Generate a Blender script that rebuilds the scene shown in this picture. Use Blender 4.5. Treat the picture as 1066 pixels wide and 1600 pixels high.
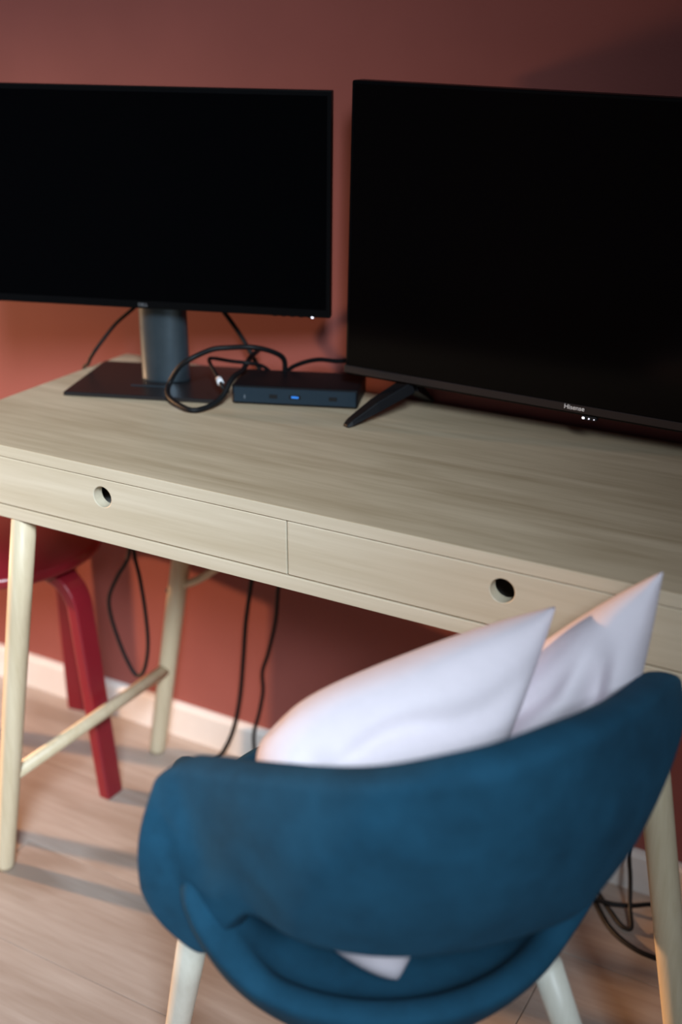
import bpy, bmesh, math, random
from mathutils import Vector, Matrix

for o in list(bpy.data.objects):
    bpy.data.objects.remove(o, do_unlink=True)
sc = bpy.context.scene
C = sc.collection
R = math.radians

# ------------------------------------------------------------------ camera
cd = bpy.data.cameras.new('camera')
cam = bpy.data.objects.new('camera', cd)
C.objects.link(cam)
cd.sensor_fit = 'VERTICAL'
cd.sensor_height = 36.0
cd.sensor_width = 24.0
cd.lens = 1844.6 / 1600.0 * 36.0
cd.clip_start = 0.02
cam.location = (1.2603, -1.0713, 1.2674)
cam.rotation_mode = 'XYZ'
cam.rotation_euler = (R(90 - 22.873), 0.0, R(29.136))
cd.dof.use_dof = True
cd.dof.focus_distance = 1.43
cd.dof.aperture_fstop = 2.2
sc.camera = cam

# ------------------------------------------------------------------ light
w = bpy.data.worlds.new('world')
sc.world = w
w.use_nodes = True
w.node_tree.nodes['Background'].inputs[0].default_value = (0.62, 0.74, 1.0, 1)
w.node_tree.nodes['Background'].inputs[1].default_value = 0.05


def area(name, loc, target, sx, sy, power, col):
    l = bpy.data.lights.new(name, 'AREA')
    l.shape = 'RECTANGLE'
    l.size, l.size_y = sx, sy
    l.energy = power
    l.color = col
    o = bpy.data.objects.new(name, l)
    C.objects.link(o)
    o.location = loc
    o.rotation_euler = (Vector(target) - Vector(loc)).to_track_quat('-Z', 'Y').to_euler()
    return o


# daylight from a tall window behind the photographer
win = area('window_daylight', (2.2, -2.5, 2.85), (-0.75, -0.1, 0.05), 0.9, 1.0, 29, (0.76, 0.89, 1.0))
win.data.spread = R(46)
# low warm light from the left end of the room
lamp = area('warm_light', (-2.95, -0.46, 0.88), (-0.25, 0.06, 0.27), 0.11, 0.11, 13, (1.0, 0.55, 0.28))
lamp.data.spread = R(44)

vs = sc.view_settings
vs.view_transform = 'Standard'
vs.look = 'None'
vs.gamma = 1.0
vs.exposure = 0.0
vs.use_curve_mapping = False


# ------------------------------------------------------------------ materials
def new_mat(name):
    m = bpy.data.materials.new(name)
    m.use_nodes = True
    nt = m.node_tree
    return m, nt, nt.nodes['Principled BSDF']


def nd(nt, typ, **kw):
    n = nt.nodes.new(typ)
    for k, v in kw.items():
        setattr(n, k, v)
    return n


def mat(name, col, rough=0.5, spec=0.5, metal=0.0, noise=0.0, scale=40.0, bump=0.0, bscale=300.0):
    m, nt, b = new_mat(name)
    b.inputs['Roughness'].default_value = rough
    b.inputs['Specular IOR Level'].default_value = spec
    b.inputs['Metallic'].default_value = metal
    b.inputs['Base Color'].default_value = (*col, 1)
    tc = nd(nt, 'ShaderNodeTexCoord')
    if noise:
        n = nd(nt, 'ShaderNodeTexNoise')
        n.inputs['Scale'].default_value = scale
        n.inputs['Detail'].default_value = 5
        nt.links.new(tc.outputs['Object'], n.inputs['Vector'])
        r = nd(nt, 'ShaderNodeValToRGB')
        r.color_ramp.elements[0].position = 0.3
        r.color_ramp.elements[1].position = 0.7
        r.color_ramp.elements[0].color = (*[c * (1 - noise) for c in col], 1)
        r.color_ramp.elements[1].color = (*[min(1, c * (1 + noise)) for c in col], 1)
        nt.links.new(n.outputs['Fac'], r.inputs['Fac'])
        nt.links.new(r.outputs['Color'], b.inputs['Base Color'])
    if bump:
        n2 = nd(nt, 'ShaderNodeTexNoise')
        n2.inputs['Scale'].default_value = bscale
        nt.links.new(tc.outputs['Object'], n2.inputs['Vector'])
        bp = nd(nt, 'ShaderNodeBump')
        bp.inputs['Strength'].default_value = bump
        bp.inputs['Distance'].default_value = 0.002
        nt.links.new(n2.outputs['Fac'], bp.inputs['Height'])
        nt.links.new(bp.outputs['Normal'], b.inputs['Normal'])
    return m


def wood(name, dark, light, stretch=(1.2, 26, 26), rough=0.45, vary=0.0, knots=0.0, spec=0.4):
    """grain running along the axis with the small stretch factor"""
    m, nt, b = new_mat(name)
    b.inputs['Roughness'].default_value = rough
    b.inputs['Specular IOR Level'].default_value = spec
    tc = nd(nt, 'ShaderNodeTexCoord')
    src = tc.outputs['Object']
    if vary:
        oi = nd(nt, 'ShaderNodeObjectInfo')
        cmb = nd(nt, 'ShaderNodeVectorMath', operation='SCALE')
        cmb.inputs[0].default_value = (7.3, 3.1, 5.7)
        nt.links.new(oi.outputs['Random'], cmb.inputs['Scale'])
        add = nd(nt, 'ShaderNodeVectorMath', operation='ADD')
        nt.links.new(src, add.inputs[0])
        nt.links.new(cmb.outputs[0], add.inputs[1])
        src = add.outputs[0]
    mp = nd(nt, 'ShaderNodeMapping')
    mp.inputs['Scale'].default_value = stretch
    nt.links.new(src, mp.inputs['Vector'])
    n1 = nd(nt, 'ShaderNodeTexNoise')
    n1.inputs['Scale'].default_value = 1.0
    n1.inputs['Detail'].default_value = 6
    n1.inputs['Roughness'].default_value = 0.6
    n1.inputs['Distortion'].default_value = 0.6
    nt.links.new(mp.outputs['Vector'], n1.inputs['Vector'])
    mp2 = nd(nt, 'ShaderNodeMapping')
    mp2.inputs['Scale'].default_value = [s * 7 for s in stretch]
    nt.links.new(src, mp2.inputs['Vector'])
    n2 = nd(nt, 'ShaderNodeTexNoise')
    n2.inputs['Scale'].default_value = 1.0
    n2.inputs['Detail'].default_value = 3
    nt.links.new(mp2.outputs['Vector'], n2.inputs['Vector'])
    mix = nd(nt, 'ShaderNodeMath', operation='MULTIPLY_ADD')
    mix.inputs[1].default_value = 0.35
    nt.links.new(n2.outputs['Fac'], mix.inputs[0])
    sc1 = nd(nt, 'ShaderNodeMath', operation='MULTIPLY')
    sc1.inputs[1].default_value = 0.65
    nt.links.new(n1.outputs['Fac'], sc1.inputs[0])
    nt.links.new(sc1.outputs[0], mix.inputs[2])
    fac = mix.outputs[0]
    if knots:
        v = nd(nt, 'ShaderNodeTexNoise')
        v.inputs['Scale'].default_value = 1.0
        v.inputs['Detail'].default_value = 2
        mp3 = nd(nt, 'ShaderNodeMapping')
        mp3.inputs['Scale'].default_value = [max(3.0, s * 0.35) for s in stretch]
        nt.links.new(src, mp3.inputs['Vector'])
        nt.links.new(mp3.outputs['Vector'], v.inputs['Vector'])
        rr = nd(nt, 'ShaderNodeMapRange')
        rr.inputs['From Min'].default_value = 0.62
        rr.inputs['From Max'].default_value = 0.75
        rr.inputs['To Min'].default_value = 0.0
        rr.inputs['To Max'].default_value = knots
        nt.links.new(v.outputs['Fac'], rr.inputs['Value'])
        sb = nd(nt, 'ShaderNodeMath', operation='SUBTRACT')
        nt.links.new(fac, sb.inputs[0])
        nt.links.new(rr.outputs[0], sb.inputs[1])
        fac = sb.outputs[0]
    ramp = nd(nt, 'ShaderNodeValToRGB')
    ramp.color_ramp.elements[0].position = 0.28
    ramp.color_ramp.elements[1].position = 0.66
    ramp.color_ramp.elements[0].color = (*dark, 1)
    ramp.color_ramp.elements[1].color = (*light, 1)
    nt.links.new(fac, ramp.inputs['Fac'])
    out = ramp.outputs['Color']
    if vary:
        hs = nd(nt, 'ShaderNodeHueSaturation')
        mr = nd(nt, 'ShaderNodeMapRange')
        mr.inputs['To Min'].default_value = 1 - vary
        mr.inputs['To Max'].default_value = 1 + vary
        nt.links.new(oi.outputs['Random'], mr.inputs['Value'])
        nt.links.new(mr.outputs[0], hs.inputs['Value'])
        nt.links.new(out, hs.inputs['Color'])
        out = hs.outputs['Color']
    nt.links.new(out, b.inputs['Base Color'])
    bp = nd(nt, 'ShaderNodeBump')
    bp.inputs['Strength'].default_value = 0.12
    bp.inputs['Distance'].default_value = 0.001
    nt.links.new(n2.outputs['Fac'], bp.inputs['Height'])
    nt.links.new(bp.outputs['Normal'], b.inputs['Normal'])
    return m


def emis(name, col, strength):
    m, nt, b = new_mat(name)
    b.inputs['Base Color'].default_value = (*col, 1)
    b.inputs['Emission Color'].default_value = (*col, 1)
    b.inputs['Emission Strength'].default_value = strength
    return m


def fabric(name, col, weave=1400.0, var=0.25, rough=0.9, bump=0.35, sheen=0.0):
    m, nt, b = new_mat(name)
    b.inputs['Roughness'].default_value = rough
    b.inputs['Specular IOR Level'].default_value = 0.2
    b.inputs['Sheen Weight'].default_value = sheen
    tc = nd(nt, 'ShaderNodeTexCoord')
    n = nd(nt, 'ShaderNodeTexNoise')
    n.inputs['Scale'].default_value = 14
    n.inputs['Detail'].default_value = 8
    n.inputs['Roughness'].default_value = 0.7
    nt.links.new(tc.outputs['Object'], n.inputs['Vector'])
    r = nd(nt, 'ShaderNodeValToRGB')
    r.color_ramp.elements[0].position = 0.3
    r.color_ramp.elements[1].position = 0.7
    r.color_ramp.elements[0].color = (*[c * (1 - var) for c in col], 1)
    r.color_ramp.elements[1].color = (*[min(1, c * (1 + var)) for c in col], 1)
    nt.links.new(n.outputs['Fac'], r.inputs['Fac'])
    nt.links.new(r.outputs['Color'], b.inputs['Base Color'])
    n2 = nd(nt, 'ShaderNodeTexNoise')
    n2.inputs['Scale'].default_value = weave
    nt.links.new(tc.outputs['Object'], n2.inputs['Vector'])
    bp = nd(nt, 'ShaderNodeBump')
    bp.inputs['Strength'].default_value = bump
    bp.inputs['Distance'].default_value = 0.001
    nt.links.new(n2.outputs['Fac'], bp.inputs['Height'])
    nt.links.new(bp.outputs['Normal'], b.inputs['Normal'])
    return m


M = {}
M['wall'] = mat('wall_paint', (0.285, 0.082, 0.068), rough=0.62, spec=0.3, noise=0.05, scale=6, bump=0.08, bscale=250)
M['white'] = mat('white_paint', (0.74, 0.70, 0.66), rough=0.4, noise=0.02)
M['subfloor'] = mat('floor_gap', (0.12, 0.08, 0.055), rough=0.9)
M['floor'] = wood('oak_floor', (0.29, 0.22, 0.175), (0.44, 0.37, 0.32), stretch=(1.4, 16, 16), rough=0.42, vary=0.08, knots=0.35)
M['ash_x'] = wood('ash_veneer_long', (0.51, 0.44, 0.315), (0.65, 0.585, 0.455), stretch=(1.0, 24, 24), rough=0.5)
M['ash_top_warmlit'] = wood('ash_veneer_warm_lit', (0.40, 0.295, 0.18), (0.65, 0.515, 0.355), stretch=(1.1, 14, 14), rough=0.42, knots=0.25)  # same ash as the front; warm light from above tinted into the colour
M['ash_leg'] = wood('ash_leg_wood', (0.50, 0.40, 0.25), (0.64, 0.54, 0.38), stretch=(30, 30, 1.5), rough=0.45)
M['hole'] = mat('drawer_inside', (0.60, 0.58, 0.53), rough=0.6)
M['red'] = mat('red_lacquer', (0.20, 0.010, 0.018), rough=0.30, spec=0.5)
M['black'] = mat('black_plastic', (0.006, 0.006, 0.0075), rough=0.5, spec=0.16)
M['bezel'] = mat('black_bezel', (0.0022, 0.0022, 0.0026), rough=0.4, spec=0.10)
M['blackmatte'] = mat('black_matte_plastic', (0.008, 0.008, 0.009), rough=0.6, spec=0.3)
M['screen'] = mat('dark_screen', (0.0010, 0.0010, 0.0013), rough=0.2, spec=0.08)
M['tvscreen'] = mat('tv_screen', (0.0022, 0.0014, 0.0014), rough=0.15, spec=0.12)
M['lip'] = mat('bronze_bezel', (0.030, 0.022, 0.022), rough=0.35, metal=0.3)
M['stand'] = mat('dark_metal_stand', (0.060, 0.082, 0.10), rough=0.34, metal=0.6, noise=0.08)
M['base'] = mat('dark_stand_base', (0.022, 0.019, 0.020), rough=0.35, metal=0.3)
M['cable'] = mat('black_cable', (0.007, 0.007, 0.008), rough=0.5, spec=0.18)
M['logo'] = mat('grey_logo_print', (0.92, 0.92, 0.94), rough=0.35)
M['dimlogo'] = mat('dim_logo_print', (0.16, 0.16, 0.17), rough=0.4)
M['led'] = emis('white_led', (0.85, 0.85, 1.0), 2.2)
M['blueglow'] = emis('blue_print_glow', (0.03, 0.22, 0.75), 0.35)  # blue print given a faint glow of its own; no lamp there
M['tag'] = mat('white_tag', (0.8, 0.8, 0.82), rough=0.5)
M['chair'] = fabric('blue_wool', (0.010, 0.062, 0.112), var=0.28)
M['chairin'] = fabric('blue_wool_seat', (0.009, 0.057, 0.103), var=0.22)
M['chairleg'] = wood('pale_leg_wood', (0.62, 0.58, 0.48), (0.74, 0.71, 0.62), stretch=(30, 30, 2), rough=0.4)
M['pillow'] = fabric('pale_linen', (0.78, 0.70, 0.75), weave=900, var=0.05, rough=0.85, bump=0.2)


# ------------------------------------------------------------------ mesh helpers
def link(name, me, material, parent=None):
    o = bpy.data.objects.new(name, me)
    C.objects.link(o)
    if material is not None and not me.materials:
        me.materials.append(material)
    if parent:
        o.parent = parent
    return o


def from_bm(name, bm, material, parent=None, smooth=False):
    bmesh.ops.recalc_face_normals(bm, faces=bm.faces[:])
    me = bpy.data.meshes.new(name)
    bm.to_mesh(me)
    bm.free()
    if smooth:
        for f in me.polygons:
            f.use_smooth = True
    return link(name, me, material, parent)


def box_bm(x0, x1, y0, y1, z0, z1, bev=0.0, seg=2, bm=None):
    b = bmesh.new()
    r = bmesh.ops.create_cube(b, size=1)
    for v in b.verts:
        v.co = Vector(((x0 + x1) / 2 + v.co.x * (x1 - x0), (y0 + y1) / 2 + v.co.y * (y1 - y0), (z0 + z1) / 2 + v.co.z * (z1 - z0)))
    if bev:
        bmesh.ops.bevel(b, geom=b.edges[:], offset=bev, segments=seg, affect='EDGES', profile=0.5)
    if bm is None:
        return b
    t = bpy.data.meshes.new('t')
    b.to_mesh(t)
    b.free()
    bm.from_mesh(t)
    bpy.data.meshes.remove(t)
    return bm


def box(name, x0, x1, y0, y1, z0, z1, material, parent=None, bev=0.002, seg=2):
    return from_bm(name, box_bm(x0, x1, y0, y1, z0, z1, bev, seg), material, parent)


def catmull(pts, n=8):
    P = [Vector(p) for p in pts]
    P = [P[0] * 2 - P[1]] + P + [P[-1] * 2 - P[-2]]
    out = []
    for i in range(1, len(P) - 2):
        p0, p1, p2, p3 = P[i - 1:i + 3]
        for k in range(n):
            t = k / n
            out.append(0.5 * ((2 * p1) + (p2 - p0) * t + (2 * p0 - 5 * p1 + 4 * p2 - p3) * t * t + (3 * p1 - p0 - 3 * p2 + p3) * t ** 3))
    out.append(P[-2])
    return out


def tube_bm(pts, radius, sides=10, bm=None, caps=True):
    """tube through points; radius number or list"""
    bm = bm or bmesh.new()
    pts = [Vector(p) for p in pts]
    n = len(pts)
    rad = radius if isinstance(radius, (list, tuple)) else [radius] * n
    tang = []
    for i in range(n):
        t = (pts[min(i + 1, n - 1)] - pts[max(i - 1, 0)])
        tang.append(t.normalized())
    ref = Vector((0, 0, 1)) if abs(tang[0].z) < 0.9 else Vector((1, 0, 0))
    u = tang[0].cross(ref).normalized()
    rings = []
    for i in range(n):
        t = tang[i]
        u = (u - t * u.dot(t)).normalized()
        v = t.cross(u)
        rings.append([bm.verts.new(pts[i] + (u * math.cos(a) + v * math.sin(a)) * rad[i]) for a in [2 * math.pi * k / sides for k in range(sides)]])
    for i in range(n - 1):
        for k in range(sides):
            bm.faces.new((rings[i][k], rings[i][(k + 1) % sides], rings[i + 1][(k + 1) % sides], rings[i + 1][k]))
    if caps:
        bm.faces.new(rings[0][::-1])
        bm.faces.new(rings[-1])
    return bm


def tube(name, pts, radius, material, parent=None, sides=10, smooth=True):
    return from_bm(name, tube_bm(pts, radius, sides), material, parent, smooth)


def empty(name, loc=(0, 0, 0), rot=(0, 0, 0)):
    o = bpy.data.objects.new(name, None)
    o.empty_display_size = 0.05
    C.objects.link(o)
    o.location = loc
    o.rotation_euler = rot
    return o


def tag(o, label, cat=None, group=None, kind=None):
    if label:
        o['label'] = label
    if cat:
        o['category'] = cat
    if group:
        o['group'] = group
    if kind:
        o['kind'] = kind
    return o


def text_mesh(name, body, size, material, parent, loc, rot, extrude=0.0003, spacing=1.0):
    cu = bpy.data.curves.new(name, 'FONT')
    cu.body = body
    cu.size = size
    cu.extrude = extrude
    cu.space_character = spacing
    cu.align_x = 'CENTER'
    cu.align_y = 'CENTER'
    t = bpy.data.objects.new(name + '_tmp', cu)
    C.objects.link(t)
    bpy.context.view_layer.update()
    dg = bpy.context.evaluated_depsgraph_get()
    me = bpy.data.meshes.new_from_object(t.evaluated_get(dg))
    bpy.data.objects.remove(t, do_unlink=True)
    me.materials.clear()
    o = link(name, me, material, parent)
    o.location = loc
    o.rotation_euler = rot
    return o


def subsurf(o, lv=2):
    m = o.modifiers.new('subsurf', 'SUBSURF')
    m.levels = lv
    m.render_levels = lv
    return m


# ------------------------------------------------------------------ setting
WY = 0.456           # wall plane
wall = box('wall_back', -3.2, 3.4, WY, WY + 0.12, -0.02, 2.6, M['wall'], bev=0)
tag(wall, 'terracotta red painted wall behind the desk', kind='structure')
bb = bmesh.new()
prof = [(0, 0), (-0.014, 0), (-0.014, 0.062), (-0.011, 0.0675), (-0.005, 0.070), (0, 0.070)]
for x in (-3.2, 3.4):
    for y, z in prof:
        bb.verts.new((x, WY + y, z))
bb.verts.ensure_lookup_table()
k = len(prof)
for i in range(k):
    j = (i + 1) % k
    bb.faces.new((bb.verts[i], bb.verts[j], bb.verts[k + j], bb.verts[k + i]))
bb.faces.new([bb.verts[i] for i in range(k)])
bb.faces.new([bb.verts[k + i] for i in range(k)])
bbo = from_bm('baseboard_back', bb, M['white'])
tag(bbo, 'white painted skirting board along the red wall', kind='structure')

floor = box('floor', -3.2, 3.4, -3.6, WY, -0.06, -0.010, M['subfloor'], bev=0)
tag(floor, 'light oak plank floor', kind='structure')
random.seed(4)
PW, PL = 0.19, 1.38
pm = bpy.data.meshes.new('plank')
pbm = box_bm(0, PL - 0.0012, 0, PW - 0.0010, -0.010, 0.0, 0.0007, 1)
pbm.to_mesh(pm)
pbm.free()
pm.materials.append(M['floor'])
y = WY - 0.004 - PW
row = 0
while y > -2.9:
    x = -3.1 + (row * 0.53) % PL - PL * 0.5
    while x < 2.6:
        o = link('plank', pm, None, floor)
        o.location = (x, y, 0)
        x += PL
    y -= PW
    row += 1

# ------------------------------------------------------------------ desk
DW, DD, DH = 1.18, 0.447, 0.74
desk = empty('writing_desk', (0, 0, 0))
tag(desk, 'pale ash writing desk with two drawers on slanted round legs', 'desk')
ZT, ZD, ZB = DH - 0.0155, 0.652, 0.634
tt = box('tabletop', 0, DW, 0.0006, DD, ZT, DH, M['ash_top_warmlit'], desk, bev=0.0008)
box('edge_band', 0, DW, 0, 0.0012, ZT, DH - 0.0004, M['ash_x'], tt, bev=0.0003, seg=1)  # front strip in plain ash, without the warm light put into the top
box('bottom_panel', 0.001, DW - 0.001, 0.0008, DD - 0.01, ZB, ZD, M['ash_x'], desk, bev=0.001)
for x0 in (0.001, DW - 0.016):
    box('side_panel', x0, x0 + 0.015, 0.0008, DD - 0.01, ZD, ZT, M['ash_x'], desk, bev=0.0005)
box('back_panel', 0.016, DW - 0.016, DD - 0.022, DD - 0.010, ZD, ZT, M['ash_x'], desk, bev=0.0005)
box('divider', DW / 2 - 0.006, DW / 2 + 0.006, 0.02, DD - 0.022, ZD, ZT, M['ash_x'], desk, bev=0.0005)


def drawer(x0, x1, hx, hz, hr):
    z0, z1 = ZD + 0.0022, ZT - 0.0016
    th = 0.016
    yf = 0.0006
    N = 40
    bm = bmesh.new()
    cx, cz = hx, hz

    def ringpts(kind, yy, inset=0.0):
        out = []
        for i in range(N):
            a = 2 * math.pi * i / N
            dx, dz = math.cos(a), math.sin(a)
            if kind == 'c':
                out.append(bm.verts.new((cx + hr * dx, yy, cz + hr * dz)))
        return out
    # rectangle loop with the same count of points: spread by angle over the rectangle outline
    def rect_loop(yy, ins):
        X0, X1, Z0, Z1 = x0 + ins, x1 - ins, z0 + ins, z1 - ins
        pts = []
        for i in range(N):
            a = 2 * math.pi * i / N
            dx, dz = math.cos(a), math.sin(a)
            q = i // (N // 8)
            tx = ((X1 - cx) / dx) if dx > 1e-6 else ((X0 - cx) / dx if dx < -1e-6 else 1e9)
            tz = ((Z1 - cz) / dz) if dz > 1e-6 else ((Z0 - cz) / dz if dz < -1e-6 else 1e9)
            t = min(tx, tz)
            pts.append([cx + t * dx, cz + t * dz])
        # snap nearest points to the corners
        for X, Z in ((X0, Z0), (X1, Z0), (X1, Z1), (X0, Z1)):
            ang = math.atan2(Z - cz, X - cx) % (2 * math.pi)
            i = int(round(ang / (2 * math.pi) * N)) % N
            pts[i] = [X, Z]
        return [bm.verts.new((p[0], yy, p[1])) for p in pts]

    def bridge(a, b):
        for i in range(N):
            j = (i + 1) % N
            bm.faces.new((a[i], a[j], b[j], b[i]))
    hf = ringpts('c', yf + 0.0006)
    hf2 = [bm.verts.new((cx + (hr + 0.0008) * math.cos(2 * math.pi * i / N), yf, cz + (hr + 0.0008) * math.sin(2 * math.pi * i / N))) for i in range(N)]
    hb = ringpts('c', yf + th)
    rf = rect_loop(yf, 0.0009)
    re = rect_loop(yf + 0.0009, 0.0)
    rb = rect_loop(yf + th, 0.0)
    bridge(hb, hf)
    bridge(hf, hf2)
    bridge(hf2, rf)
    bridge(rf, re)
    bridge(re, rb)
    bridge(rb, hb)
    o = from_bm('drawer', bm, M['ash_x'], desk)
    bb2 = bmesh.new()
    box_bm(x0 + 0.02, x1 - 0.02, yf + th, 0.38, z0 + 0.002, z0 + 0.008, 0, bm=bb2)
    box_bm(x0 + 0.012, x0 + 0.02, yf + th, 0.38, z0 + 0.002, z1 - 0.012, 0, bm=bb2)
    box_bm(x1 - 0.02, x1 - 0.012, yf + th, 0.38, z0 + 0.002, z1 - 0.012, 0, bm=bb2)
    box_bm(x0 + 0.012, x1 - 0.012, 0.38, 0.388, z0 + 0.002, z1 - 0.012, 0, bm=bb2)
    from_bm('drawer_box', bb2, M['hole'], o)
    return o


drawer(0.0175, DW / 2 - 0.0009, 0.3135, 0.6985, 0.0142)
drawer(DW / 2 + 0.0009, DW - 0.0175, 0.8602, 0.6985, 0.0142)


def desk_leg(xt, yt, xb, yb):
    a, b = Vector((xt, yt, ZB + 0.001)), Vector((xb, yb, 0.0))
    pts = [a.lerp(b, t) for t in (0, 0.25, 0.5, 0.75, 0.985, 1)]
    rr = [0.0172, 0.0172, 0.0168, 0.0160, 0.0150, 0.0138]
    bm = tube_bm(pts, rr, 20)
    for v in bm.verts:
        if v.co.z < 0.004:
            v.co.z = 0.0
    return from_bm('leg', bm, M['ash_leg'], desk, True)


LS = 0.177
FLb, BLb = 0.042, 0.056
yF, yB = 0.020, 0.405
desk_leg(FLb + LS * ZB, yF, FLb - 0.002, 0.004)
desk_leg(BLb + LS * ZB, yB, BLb, 0.384)
desk_leg(1.139 - 0.195 * ZB, yF, 1.139, 0.006)
desk_leg(DW - BLb - LS * ZB, yB, DW - BLb, 0.384)
for s in (0, 1):
    zz = 0.185
    xf = FLb + LS * zz + 0.002
    xb = BLb + LS * zz + 0.001
    if s:
        xf, xb = 1.139 - 0.195 * zz, DW - xb
    tube('stretcher', [(xf, 0.008, zz), (xb, 0.392, zz)], 0.0112, M['ash_leg'], desk, 16)
    # slim diagonal brace from the rear leg up to the underside
    zc = 0.352
    xl = BLb + LS * zc
    A, Bq = Vector((xl - 0.012, 0.394, zc - 0.006)), Vector((0.44, 0.40, ZB + 0.002))
    mid = Vector((0.20, 0.397, 0.405))
    if s:
        A.x, Bq.x, mid.x = DW - A.x, DW - Bq.x, DW - mid.x
    br = tube('brace', catmull([A, mid, Bq], 6), 0.0068, M['ash_leg'], desk, 12)
    sp = tube('bolt', [A + Vector((-0.003 if not s else 0.003, -0.012, 0)), A + Vector((0, -0.006, 0))], 0.0035, M['stand'], br, 10)

# ------------------------------------------------------------------ monitor
yaw = R(19)
mon = empty('computer_monitor', (0.152, 0.331, DH), (0, 0, yaw))
tag(mon, 'black slim-bezel computer monitor on a stand at the left end of the desk', 'monitor')
# local frame: x right, y away from viewer, z up from the table
W2, HM = 0.28, 0.309
# panel front lower-right corner, expressed in the local frame
prx = Vector((0.4335 - 0.152, 0.3793 - 0.331))
lx = prx.x * math.cos(yaw) + prx.y * math.sin(yaw)
ly = -prx.x * math.sin(yaw) + prx.y * math.cos(yaw)
pz = 0.8643 - DH
panel = box('panel_housing', -2 * W2, 0, 0, 0.016, 0, HM, M['bezel'], mon, bev=0.0016, seg=3)
panel.location = (lx, ly, pz)
panel.rotation_euler = (0, R(0.65), 0)
scr = box('screen', -2 * W2 + 0.006, -0.006, -0.0006, 0.002, 0.012, HM - 0.007, M['screen'], panel, bev=0.0003, seg=1)
box('rear_cover', -2 * W2 + 0.10, -0.10, 0.016, 0.034, 0.05, HM - 0.05, M['blackmatte'], panel, bev=0.008, seg=3)
text_mesh('brand_lettering', 'DELL', 0.0068, M['dimlogo'], panel, (-W2, -0.0006, 0.0058), (R(90), 0, 0))
for i in range(5):
    b_ = box('control_button', -0.085 + i * 0.013, -0.079 + i * 0.013, 0.003, 0.009, -0.0014, 0.0005, M['blackmatte'], panel, bev=0.0004, seg=1)
led = from_bm('power_light', box_bm(-0.0275, -0.0245, -0.0004, 0.003, -0.0012, 0.0012, 0.0005, 1), M['led'], panel)
# stand column: oval tube
pc = bmesh.new()
n = 28
rings = []
for z, s in ((0.006, 1.04), (0.010, 1.0), (0.09, 0.99), (0.17, 0.97), (0.26, 0.96)):
    rings.append([pc.verts.new((0.038 * s * math.cos(2 * math.pi * i / n), 0.024 * s * math.sin(2 * math.pi * i / n), z)) for i in range(n)])
for a, b in zip(rings, rings[1:]):
    for i in range(n):
        pc.faces.new((a[i], a[(i + 1) % n], b[(i + 1) % n], b[i]))
pc.faces.new(rings[0][::-1])
pc.faces.new(rings[-1])
post = from_bm('stand_column', pc, M['stand'], mon, True)
post.location = (0.014, 0.005, 0)
box('mount_arm', -0.03, 0.03, ly + 0.030, 0.0, 0.19, 0.25, M['blackmatte'], mon, bev=0.004)
bs = box('stand_base', -0.118, 0.118, -0.088, 0.088, 0.0, 0.0065, M['base'], mon, bev=0.0022, seg=3)
box('base_trim', -0.028, 0.028, -0.040, -0.036, 0.0060, 0.0075, M['stand'], bs, bev=0.0004, seg=1)

# ------------------------------------------------------------------ television
tv = empty('television', (0.4661, 0.365, DH), (0, 0, R(0.95)))
tag(tv, 'large black flat television on splayed feet at the right of the desk', 'television')
TW, TH = 0.722, 0.398
body = box('tv_housing', 0, TW, 0, 0.030, 0.0, TH, M['bezel'], tv, bev=0.003, seg=3)
body.location = (0, 0, 0.7905 - DH)
body.rotation_euler = (0, R(1.37), 0)
box('tv_screen', 0.005, TW - 0.005, -0.0008, 0.002, 0.0145, TH - 0.0045, M['tvscreen'], body, bev=0.0004, seg=1)
box('lower_bezel', -0.0006, TW + 0.0006, -0.0022, 0.004, 0.0035, 0.0142, M['lip'], body, bev=0.0008, seg=2)
box('rear_bulge', 0.10, TW - 0.10, 0.030, 0.066, 0.02, 0.24, M['blackmatte'], body, bev=0.012, seg=3)
text_mesh('brand_lettering', 'Hisense', 0.0088, M['logo'], body, (0.3415, -0.0024, 0.0098), (R(90), 0, 0))
ir = box('sensor_bar', 0.352, 0.372, -0.001, 0.010, -0.0045, 0.001, M['blackmatte'], body, bev=0.001, seg=2)
for x0, s in ((0.3545, 0.0016), (0.3620, 0.0008), (0.3690, 0.0006)):
    from_bm('status_light', box_bm(x0 - s, x0 + s, -0.0016, 0.0002, -0.0022 - s * 0.8, -0.0022 + s * 0.8, s * 0.3, 1), M['led'], ir)


def tv_foot(cx, sgn):
    """inverted V foot, front and rear struts spreading outwards"""
    bm = bmesh.new()
    zt = 0.036
    apex = Vector((cx, 0.014, zt))
    for toe in (Vector((cx - sgn * 0.052, -0.078, 0.0)), Vector((cx + sgn * 0.004, 0.082, 0.0))):
        d = toe - apex
        side = Vector((0, 0, 1)).cross(d).normalized()
        w0, w1 = 0.017, 0.0085
        t0, t1 = 0.016, 0.007
        vs_ = []
        for s, (wd, th) in ((0.0, (w0, t0)), (0.55, (0.0135, 0.014)), (0.93, (w1 + 0.001, t1)), (1.0, (w1 - 0.002, 0.004))):
            c_ = apex.lerp(toe, s)
            c_.z = max(c_.z, 0.0)
            up = Vector((0, 0, 1))
            vs_.append([bm.verts.new(c_ + side * a * wd + up * b) for a, b in ((-1, 0), (1, 0), (0.7, th), (-0.7, th))])
        for a, b in zip(vs_, vs_[1:]):
            for i in range(4):
                bm.faces.new((a[i], a[(i + 1) % 4], b[(i + 1) % 4], b[i]))
        bm.faces.new(vs_[0][::-1])
        bm.faces.new(vs_[-1])
    o = from_bm('foot', bm, M['black'], tv)
    bv = o.modifiers.new('bevel', 'BEVEL')
    bv.width = 0.0012
    bv.segments = 2
    return o


tv_foot(0.094, 1)
tv_foot(TW - 0.094, -1)

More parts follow.
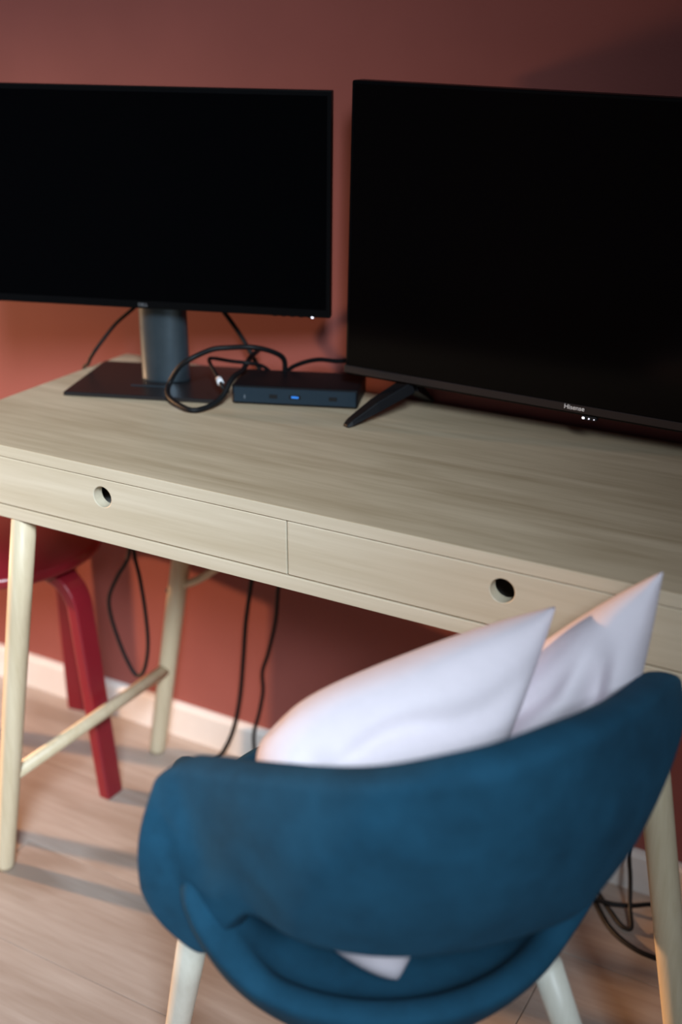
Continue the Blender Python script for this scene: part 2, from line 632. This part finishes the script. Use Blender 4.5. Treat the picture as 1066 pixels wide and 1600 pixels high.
# ------------------------------------------------------------------ docking station
dock = empty('docking_station', (0.314, 0.2985, DH), (0, 0, R(20)))
tag(dock, 'low black docking station box with front ports beside the monitor stand', 'docking station')
box('case', 0, 0.186, 0, 0.088, 0.002, 0.0295, M['black'], dock, bev=0.003, seg=3)
fp = box('front_panel', 0.003, 0.183, -0.0006, 0.002, 0.0045, 0.0265, mat('dock_front', (0.010, 0.026, 0.042), rough=0.3), dock, bev=0.0004, seg=1)
for i, (xx, ww) in enumerate(((0.062, 0.006), (0.094, 0.0085), (0.150, 0.006))):
    box('port', xx - ww, xx + ww, -0.0012, 0.001, 0.012, 0.018, M['blackmatte'], fp, bev=0.0003, seg=1)
from_bm('blue_port_tongue', box_bm(0.0885, 0.0995, -0.0018, 0.0, 0.0135, 0.0165, 0.0005, 1), M['blueglow'], fp)
from_bm('status_light', box_bm(0.0185, 0.0197, -0.0012, 0.001, 0.010, 0.0155, 0.0004, 1), mat('dim_light', (0.25, 0.28, 0.32)), fp)
for xx in (0.02, 0.166):
    box('rubber_foot', xx - 0.01, xx + 0.01, 0.01, 0.078, 0.0, 0.003, M['blackmatte'], dock, bev=0.0005, seg=1)

# ------------------------------------------------------------------ cables
CABLES = [
    ('power_cable', 'black cable dropping from the monitor over the left edge of the desk', 0.0030,
     [(0.145, 0.352, 0.885), (0.1032, 0.37, 0.8568), (0.0885, 0.36, 0.8421), (0.0626, 0.35, 0.8188), (0.0439, 0.335, 0.7912), (0.0300, 0.325, 0.7690), (0.004, 0.3439, 0.7470), (-0.012, 0.350, 0.725), (-0.014, 0.355, 0.60)]),
    ('display_cable', 'black cable hanging straight from behind the monitor down to the docking station', 0.0036,
     [(0.215, 0.385, 0.880), (0.2247, 0.40, 0.8559), (0.2313, 0.41, 0.8406), (0.247, 0.42, 0.8121), (0.2672, 0.42, 0.7842), (0.284, 0.42, 0.7577), (0.290, 0.421, 0.7437)]),
    ('looped_cable', 'thick black cable making a big loop over the monitor base', 0.0040,
     [(0.3455, 0.395, 0.7640), (0.3477, 0.39, 0.7899), (0.3403, 0.37, 0.8055), (0.3208, 0.345, 0.8157), (0.2878, 0.33, 0.8141), (0.2696, 0.315, 0.8124), (0.2524, 0.29, 0.8036), (0.2351, 0.2809, 0.79), (0.2182, 0.2778, 0.765), (0.2273, 0.2588, 0.7545), (0.2502, 0.2424, 0.7500), (0.2871, 0.2336, 0.7450), (0.3013, 0.255, 0.7460), (0.3080, 0.2820, 0.755), (0.3080, 0.310, 0.7760), (0.3025, 0.345, 0.7780), (0.2935, 0.38, 0.7870), (0.2900, 0.400, 0.7900), (0.279, 0.426, 0.786)]),
    ('tagged_cable', 'thin black cable with a white tag lying at the docking station corner', 0.0029,
     [(0.3050, 0.3020, 0.757), (0.3030, 0.2926, 0.764), (0.2934, 0.299, 0.772), (0.2567, 0.3326, 0.779), (0.2335, 0.3576, 0.782), (0.2364, 0.3674, 0.782), (0.275, 0.358, 0.785), (0.3018, 0.362, 0.785), (0.312, 0.385, 0.776), (0.318, 0.400, 0.763)]),
    ('video_cable', 'black cable arching from the docking station to behind the television', 0.0034,
     [(0.338, 0.402, 0.760), (0.3404, 0.41, 0.7659), (0.3543, 0.41, 0.7759), (0.377, 0.41, 0.7859), (0.3993, 0.41, 0.7918), (0.4295, 0.408, 0.7941), (0.4571, 0.408, 0.8000), (0.50, 0.408, 0.815)]),
    ('hanging_cable', 'black cable hanging in a narrow loop under the desk beside the red stool', 0.0034,
     [(0.102, 0.30, 0.633), (0.0994, 0.30, 0.500), (0.0945, 0.3, 0.4438), (0.0691, 0.3, 0.4027), (0.0473, 0.3, 0.3614), (0.0442, 0.3, 0.3301), (0.054, 0.3, 0.2894), (0.072, 0.3, 0.2441), (0.0917, 0.3, 0.2167), (0.1096, 0.3, 0.2319), (0.122, 0.3, 0.2828), (0.1217, 0.3, 0.3437), (0.1133, 0.303, 0.4012), (0.1013, 0.307, 0.4453), (0.098, 0.308, 0.500), (0.095, 0.308, 0.633)]),
    ('drooping_cable', 'thicker black cable hanging under the desk and curving down to the floor', 0.0040,
     [(0.285, 0.400, 0.632), (0.278, 0.400, 0.50), (0.272, 0.4, 0.4133), (0.2687, 0.4, 0.3936), (0.2486, 0.41, 0.3126), (0.2367, 0.415, 0.2316), (0.2231, 0.42, 0.147), (0.2096, 0.415, 0.0786), (0.1954, 0.4, 0.035), (0.1786, 0.3818, 0.010), (0.165, 0.36, 0.0045), (0.165, 0.32, 0.0042), (0.22, 0.26, 0.0042)]),
    ('wavy_cable', 'thin wavy black cable hanging under the desk behind the left pillow', 0.0034,
     [(0.335, 0.400, 0.632), (0.330, 0.400, 0.50), (0.3257, 0.4, 0.4141), (0.3214, 0.4, 0.3932), (0.3083, 0.41, 0.328), (0.2857, 0.42, 0.2553), (0.2692, 0.425, 0.21), (0.2693, 0.425, 0.1712), (0.2562, 0.43, 0.1183), (0.2435, 0.43, 0.0699), (0.2509, 0.42, 0.0206), (0.262, 0.40, 0.0045), (0.30, 0.37, 0.0038)]),
    ('bent_cable', 'black cable dropping down the skirting board to a sharp bend right of the chair', 0.0034,
     [(0.915, 0.420, 0.632), (0.920, 0.425, 0.42), (0.925, 0.425, 0.30), (0.930, 0.418, 0.17), (0.9359, 0.41, 0.0941), (0.9443, 0.4, 0.0563), (0.9540, 0.378, 0.020), (0.9650, 0.352, 0.009), (0.9614, 0.3479, 0.006), (0.9483, 0.3527, 0.0046), (0.9244, 0.3758, 0.0046), (0.9019, 0.3992, 0.0044), (0.8806, 0.4175, 0.0040), (0.85, 0.425, 0.0040)]),
    ('straight_cable', 'black cable crossing the floor behind the right desk leg along the skirting', 0.0036,
     [(0.84, 0.370, 0.0045), (0.8881, 0.3764, 0.013), (0.908, 0.3776, 0.014), (0.9273, 0.3801, 0.0135), (0.9535, 0.3927, 0.012), (0.9815, 0.4189, 0.006), (1.0188, 0.425, 0.0045), (1.0597, 0.428, 0.0045), (1.20, 0.428, 0.0045)]),
    ('curved_cable', 'black cable curving outward over the floor right of the chair, nearest the viewer', 0.0038,
     [(0.86, 0.425, 0.0045), (0.8785, 0.4079, 0.0045), (0.9003, 0.3819, 0.0045), (0.9285, 0.3465, 0.0045), (0.9545, 0.3256, 0.0045), (0.9871, 0.3124, 0.0045), (1.0158, 0.3108, 0.0045), (1.052, 0.3136, 0.0045), (1.0943, 0.3271, 0.0045), (1.18, 0.36, 0.0045)]),
]
for nm, lab, rad, pts in CABLES:
    pts = [(x, y_, max(z, rad + 0.0002)) for x, y_, z in pts]
    if nm == 'tagged_cable':
        e = empty(nm, pts[0])
        tag(e, lab, 'cable')
        base = Vector(pts[0])
        tube('cord', [p - base for p in catmull(pts, 7)], rad, M['cable'], e, 10)
        a, b = Vector((0.2965, 0.2963, 0.7697)) - base, Vector((0.2885, 0.3035, 0.7735)) - base
        tube('tag', [a, a.lerp(b, 0.5), b], 0.0050, M['tag'], e, 14)
    else:
        o = tube(nm, catmull(pts, 7), rad, M['cable'], None, 10)
        tag(o, lab, 'cable')

# ------------------------------------------------------------------ stool
SX, SY = -0.146, 0.250
stool = empty('stool', (SX, SY, 0), (0, 0, 0))
tag(stool, 'dark red lacquered round stool with bent legs under the desk', 'stool')
bm = bmesh.new()
pr_ = [(0, 0.426), (0.165, 0.426), (0.1725, 0.4285), (0.175, 0.433), (0.175, 0.441), (0.1725, 0.446), (0.168, 0.448), (0, 0.448)]
n = 72
rings = [[bm.verts.new((r * math.cos(2 * math.pi * i / n), r * math.sin(2 * math.pi * i / n), z)) for i in range(n)] for r, z in pr_[1:-1]]
for a, b in zip(rings, rings[1:]):
    for i in range(n):
        bm.faces.new((a[i], a[(i + 1) % n], b[(i + 1) % n], b[i]))
bm.faces.new(rings[0][::-1])
bm.faces.new(rings[-1])
so = from_bm('seat', bm, M['red'], stool, True)
so.data.set_sharp_from_angle(angle=R(50))


def stool_leg(ang, foot_r):
    bm = bmesh.new()
    # centre line in the radial plane: under the seat, bend, then down with a slight splay
    path = [(0.055, 0.413), (0.10, 0.413)]
    for i in range(9):
        t = i / 8 * math.pi / 2 * 0.93
        path.append((0.122 + 0.058 * math.sin(t), 0.413 - 0.058 * (1 - math.cos(t))))
    x1, z1 = path[-1]
    path += [(x1 + (foot_r - x1) * s, z1 * (1 - s)) for s in (0.33, 0.66, 1.0)]
    wd, th = 0.0215, 0.0115
    rs = []
    for i, (r, z) in enumerate(path):
        a, b = Vector(path[max(i - 1, 0)]), Vector(path[min(i + 1, len(path) - 1)])
        t = (b - a).normalized()
        nrm = Vector((t.y, -t.x)) * -1
        f = i / (len(path) - 1)
        ww = wd * (1.0 - 0.12 * f)
        rs.append([bm.verts.new((r + nrm.x * th * q, p * ww, z + nrm.y * th * q)) for p, q in ((-1, -1), (1, -1), (1, 1), (-1, 1))])
    for a, b in zip(rs, rs[1:]):
        for i in range(4):
            bm.faces.new((a[i], a[(i + 1) % 4], b[(i + 1) % 4], b[i]))
    bm.faces.new(rs[0][::-1])
    bm.faces.new(rs[-1])
    for v in bm.verts:
        if v.co.z < 0.02:
            v.co.z = 0.0
    o = from_bm('leg', bm, M['red'], stool)
    bv = o.modifiers.new('bevel', 'BEVEL')
    bv.width = 0.0035
    bv.segments = 3
    bv.limit_method = 'ANGLE'
    o.rotation_euler = (0, 0, ang)
    return o


for ang, fr in ((-3, 0.212), (98, 0.180), (180, 0.205), (266, 0.215)):
    stool_leg(R(ang), fr)

# ------------------------------------------------------------------ armchair
CHX, CHY, CHR = 0.84, -0.175, R(41)
chair = empty('tub_chair', (CHX, CHY, 0), (0, 0, CHR))
tag(chair, 'dark blue fabric tub chair with an open slot below the back, pale wooden legs', 'chair')
T = [(-0.2519, -0.0465, 0.645), (-0.2293, -0.0709, 0.657), (-0.2039, -0.103, 0.672), (-0.1733, -0.1439, 0.69), (-0.1299, -0.1978, 0.715), (-0.0887, -0.2383, 0.735), (-0.0456, -0.2596, 0.748), (0.0034, -0.2603, 0.753), (0.0666, -0.2302, 0.748), (0.1164, -0.1927, 0.735), (0.1708, -0.1417, 0.715), (0.2316, -0.0736, 0.69), (0.2696, -0.0261, 0.672)]
B = [(-0.2776, -0.0514, 0.50), (-0.2500, -0.0650, 0.462), (-0.2190, -0.0880, 0.452), (-0.1863, -0.1279, 0.53), (-0.1467, -0.1707, 0.53), (-0.0988, -0.1985, 0.53), (-0.0518, -0.2109, 0.53), (-0.0018, -0.2133, 0.53), (0.0527, -0.2058, 0.53), (0.1007, -0.1921, 0.53), (0.1365, -0.1736, 0.545), (0.1776, -0.1463, 0.57), (0.2169, -0.103, 0.6)]
NT, NV = 4, 14
Tc, Bc = catmull(T, NT), catmull(B, NT)
NU = len(Tc)
THK = 0.034
outer = []
for i in range(NU):
    u = i / (NU - 1)
    t, b = Tc[i], Bc[i]
    chord = (b - t)
    tg = (Tc[min(i + 1, NU - 1)] - Tc[max(i - 1, 0)]).normalized()
    nrm = tg.cross(chord).normalized()
    if nrm.y > 0 and abs(u - 0.5) < 0.45 or nrm.dot(Vector((t.x - 0.01, t.y - 0.05, 0))) < 0:
        nrm = -nrm
    col_ = []
    for j in range(NV + 1):
        v = j / NV
        bulge = 0.014 * math.sin(math.pi * v)
        # pulled fabric: slanting folds over the left arm
        for (u0, v0, du, dv, wd, ln, dep) in ((0.15, 0.34, 0.55, 0.84, 0.030, 0.20, 0.0050), (0.085, 0.42, 0.50, 0.87, 0.026, 0.16, 0.0035), (0.21, 0.30, 0.60, 0.80, 0.028, 0.17, 0.0030)):
            aa, bb_ = (u - u0), (v - v0) * 0.45
            s_ = aa * du + bb_ * dv
            t_ = -aa * dv + bb_ * du
            bulge -= dep * math.exp(-(s_ / ln) ** 2 - (t_ / wd) ** 2)
        col_.append((t.lerp(b, v) + nrm * bulge, nrm))
    outer.append(col_)
bm = bmesh.new()
loops = []
for i in range(NU):
    u = i / (NU - 1)
    ends = min(i, NU - 1 - i)
    endf = min(1.0, ends / 3.0)
    thk = THK * (0.45 + 0.55 * endf)
    lp = []
    pts_o = [p for p, nn in outer[i]]
    pts_i = [p - nn * thk for p, nn in outer[i]]
    # slightly round the top and bottom edges
    up = (pts_o[0] - pts_o[1]).normalized()
    ring = pts_o + pts_i[::-1]
    # end rounding: pull the corners in at the two arm ends
    if endf < 1:
        cen = (pts_o[NV // 2] + pts_i[NV // 2]) / 2
        f = (0.80, 0.925, 0.98)[ends]
        ring = [cen + (p - cen) * f for p in ring]
    loops.append([bm.verts.new(p) for p in ring])
L = len(loops[0])
for a, b in zip(loops, loops[1:]):
    for k in range(L):
        bm.faces.new((a[k], a[(k + 1) % L], b[(k + 1) % L], b[k]))
for lp, rev in ((loops[0], True), (loops[-1], False)):
    h = L // 2
    for k in range(h - 1):
        q = (lp[k], lp[k + 1], lp[L - 2 - k], lp[L - 1 - k])
        bm.faces.new(q[::-1] if rev else q)
back = from_bm('backrest', bm, M['chair'], chair, True)
subsurf(back, 2)

# seat bowl
SXL, SYL = -0.03, 0.012
tab = [(0.335, 0.115), (0.352, 0.145), (0.385, 0.175), (0.42, 0.198), (0.46, 0.217), (0.51, 0.236), (0.56, 0.246)]


def r_out(z):
    for (z0, r0), (z1, r1) in zip(tab, tab[1:]):
        if z <= z1:
            return r0 + (r1 - r0) * max(0, z - z0) / (z1 - z0)
    return tab[-1][1]


def sst(t):
    t = max(0, min(1, t))
    return t * t * (3 - 2 * t)


def z_rim(deg):
    a = abs(deg)
    rise = sst((a - 46) / 16)
    fall = sst((a - 112) / 30)
    return 0.447 + 0.100 * rise - 0.085 * fall


bm = bmesh.new()
n = 96
cols = []
for i in range(n):
    deg = -180 + 360 * i / n
    a = R(deg)
    dx, dy = math.sin(a), -math.cos(a)
    zr = z_rim(deg)
    ro = r_out(zr)
    fr = 1.0 + 0.16 * sst((abs(deg) - 95) / 60)
    tuck = 0.022 * sst((abs(deg) - 58) / 14) * (1 - sst((abs(deg) - 112) / 25))
    prof = [(0.06, 0.333), (0.11, 0.335)]
    for s in (0.15, 0.35, 0.55, 0.75, 0.92):
        z = 0.337 + (zr - 0.337) * s
        prof.append((r_out(z) + 0.002, z))
    prof += [(ro - 0.003, zr - 0.001), (ro - 0.014, zr + 0.004), (ro - 0.028, zr + 0.002), (ro - 0.038, zr - 0.010), (min(ro - 0.044, 0.165), max(0.428, zr - 0.045)), (0.135, 0.424), (0.07, 0.428)]
    cols.append([bm.verts.new((SXL + (r - tuck * min(1, max(0, (z - 0.40) / 0.05))) * dx, SYL + (r - tuck * min(1, max(0, (z - 0.40) / 0.05))) * dy * fr, z)) for r, z in prof])
for i in range(n):
    a, b = cols[i], cols[(i + 1) % n]
    for k in range(len(a) - 1):
        bm.faces.new((a[k], b[k], b[k + 1], a[k + 1]))
bm.faces.new([c[0] for c in cols])
bm.faces.new([c[-1] for c in cols])
seat = from_bm('seat', bm, M['chairin'], chair, True)
subsurf(seat, 1)


def chair_leg(a, b, r0=0.0165, r1=0.0115):
    a, b = Vector(a), Vector(b)
    bm = tube_bm([a.lerp(b, t) for t in (0, 0.3, 0.6, 0.98, 1)], [r0, r0 * 0.96, (r0 + r1) / 2, r1, r1 * 0.9], 18)
    for v in bm.verts:
        if v.co.z < 0.01:
            v.co.z = 0.0
    return from_bm('leg', bm, M['chairleg'], chair, True)


chair_leg((-0.2175, 0.004, 0.432), (-0.267, 0.154, 0.0), 0.0165)
chair_leg((0.112, -0.114, 0.405), (0.238, -0.170, 0.0), 0.0155)
chair_leg((0.12, 0.13, 0.395), (0.20, 0.24, 0.0))
chair_leg((-0.07, -0.08, 0.385), (-0.11, -0.22, 0.0))


# ------------------------------------------------------------------ pillows
def chair_to_world(p):
    c, s = math.cos(CHR), math.sin(CHR)
    return Vector((CHX + c * p[0] - s * p[1], CHY + s * p[0] + c * p[1], p[2]))


def pillow(name, label, tl, tr, br, bl, thick, seed, creases, round_tl=0.0):
    """corners in the chair's frame; puffed cushion with pinched corners"""
    P = [chair_to_world(p) for p in (bl, br, tr, tl)]
    cen = sum(P, Vector()) / 4
    N = 28
    bm = bmesh.new()
    nrm = ((P[1] - P[0]) + (P[2] - P[3])).cross((P[3] - P[0]) + (P[2] - P[1])).normalized()
    rnd = random.Random(seed)
    ph = [rnd.uniform(0, 6.28) for _ in range(6)]
    front, backv = {}, {}
    for i in range(N + 1):
        for j in range(N + 1):
            u, v = i / N, j / N
            a, b = 2 * u - 1, 2 * v - 1
            # pull the edges inwards between the corners
            k = -0.035
            uu = 0.5 + (u - 0.5) * (1 - k * 2 * (1 - b * b) * 1.0 * abs(a) ** 1.5)
            vv = 0.5 + (v - 0.5) * (1 - k * 2 * (1 - a * a) * 1.0 * abs(b) ** 1.5)
            p = P[0] * (1 - uu) * (1 - vv) + P[1] * uu * (1 - vv) + P[2] * uu * vv + P[3] * (1 - uu) * vv
            rc = (max(0, -a) * max(0, b)) ** 5 * round_tl
            p = p.lerp(sum(P, Vector()) / 4, rc)
            h = thick * (max(0, (1 - abs(a) ** 2.4) * (1 - abs(b) ** 2.4))) ** 0.45
            cr = 0
            for (cu, cv, ang, ln, wd, dep) in creases:
                du, dv = u - cu, v - cv
                s = du * math.cos(ang) + dv * math.sin(ang)
                t = -du * math.sin(ang) + dv * math.cos(ang) + 0.05 * math.sin(s * 9)
                cr += dep * math.exp(-(s / ln) ** 2 - (t / wd) ** 2)
            wob = 0.004 * math.sin(5 * u + ph[0]) * math.sin(6 * v + ph[1]) + 0.0025 * math.sin(13 * u + 5 * v + ph[2])
            e = (1 - a * a) * (1 - b * b)
            front[i, j] = bm.verts.new(p + nrm * (h * (1 - cr) + wob * min(1, e * 3)))
            edge = i in (0, N) or j in (0, N)
            backv[i, j] = front[i, j] if edge else bm.verts.new(p - nrm * (h * 0.9 + wob * min(1, e * 3)))
    for i in range(N):
        for j in range(N):
            bm.faces.new((front[i, j], front[i + 1, j], front[i + 1, j + 1], front[i, j + 1]))
            q = (backv[i, j], backv[i, j + 1], backv[i + 1, j + 1], backv[i + 1, j])
            if len(set(q)) == 4:
                bm.faces.new(q)
    for v in bm.verts:
        v.co -= cen
    o = from_bm(name, bm, M['pillow'], None, True)
    o.location = cen
    subsurf(o, 1)
    tag(o, label, 'pillow', 'pillows on the blue chair')
    return o


pillow('pillow', 'pale lilac pillow leaning at the left of the blue chair, in front of the other',
       (-0.158, -0.020, 0.668), (0.147, 0.000, 0.745), (-0.048, -0.146, 0.440), (-0.150, -0.060, 0.490), 0.082, 3,
       [(0.62, 0.75, 0.25, 0.35, 0.05, 0.22), (0.25, 0.6, 2.2, 0.2, 0.05, 0.2)], 0.22)
pillow('pillow', 'pale lilac pillow with deep folds at the right of the blue chair, its corner highest',
       (0.107, 0.052, 0.640), (0.2333, -0.0367, 0.790), (0.178, -0.070, 0.530), (0.030, -0.060, 0.475), 0.052, 8,
       [(0.55, 0.45, 0.8, 0.35, 0.09, 0.50), (0.75, 0.65, 2.3, 0.25, 0.08, 0.35), (0.35, 0.7, 0.5, 0.2, 0.06, 0.25)])
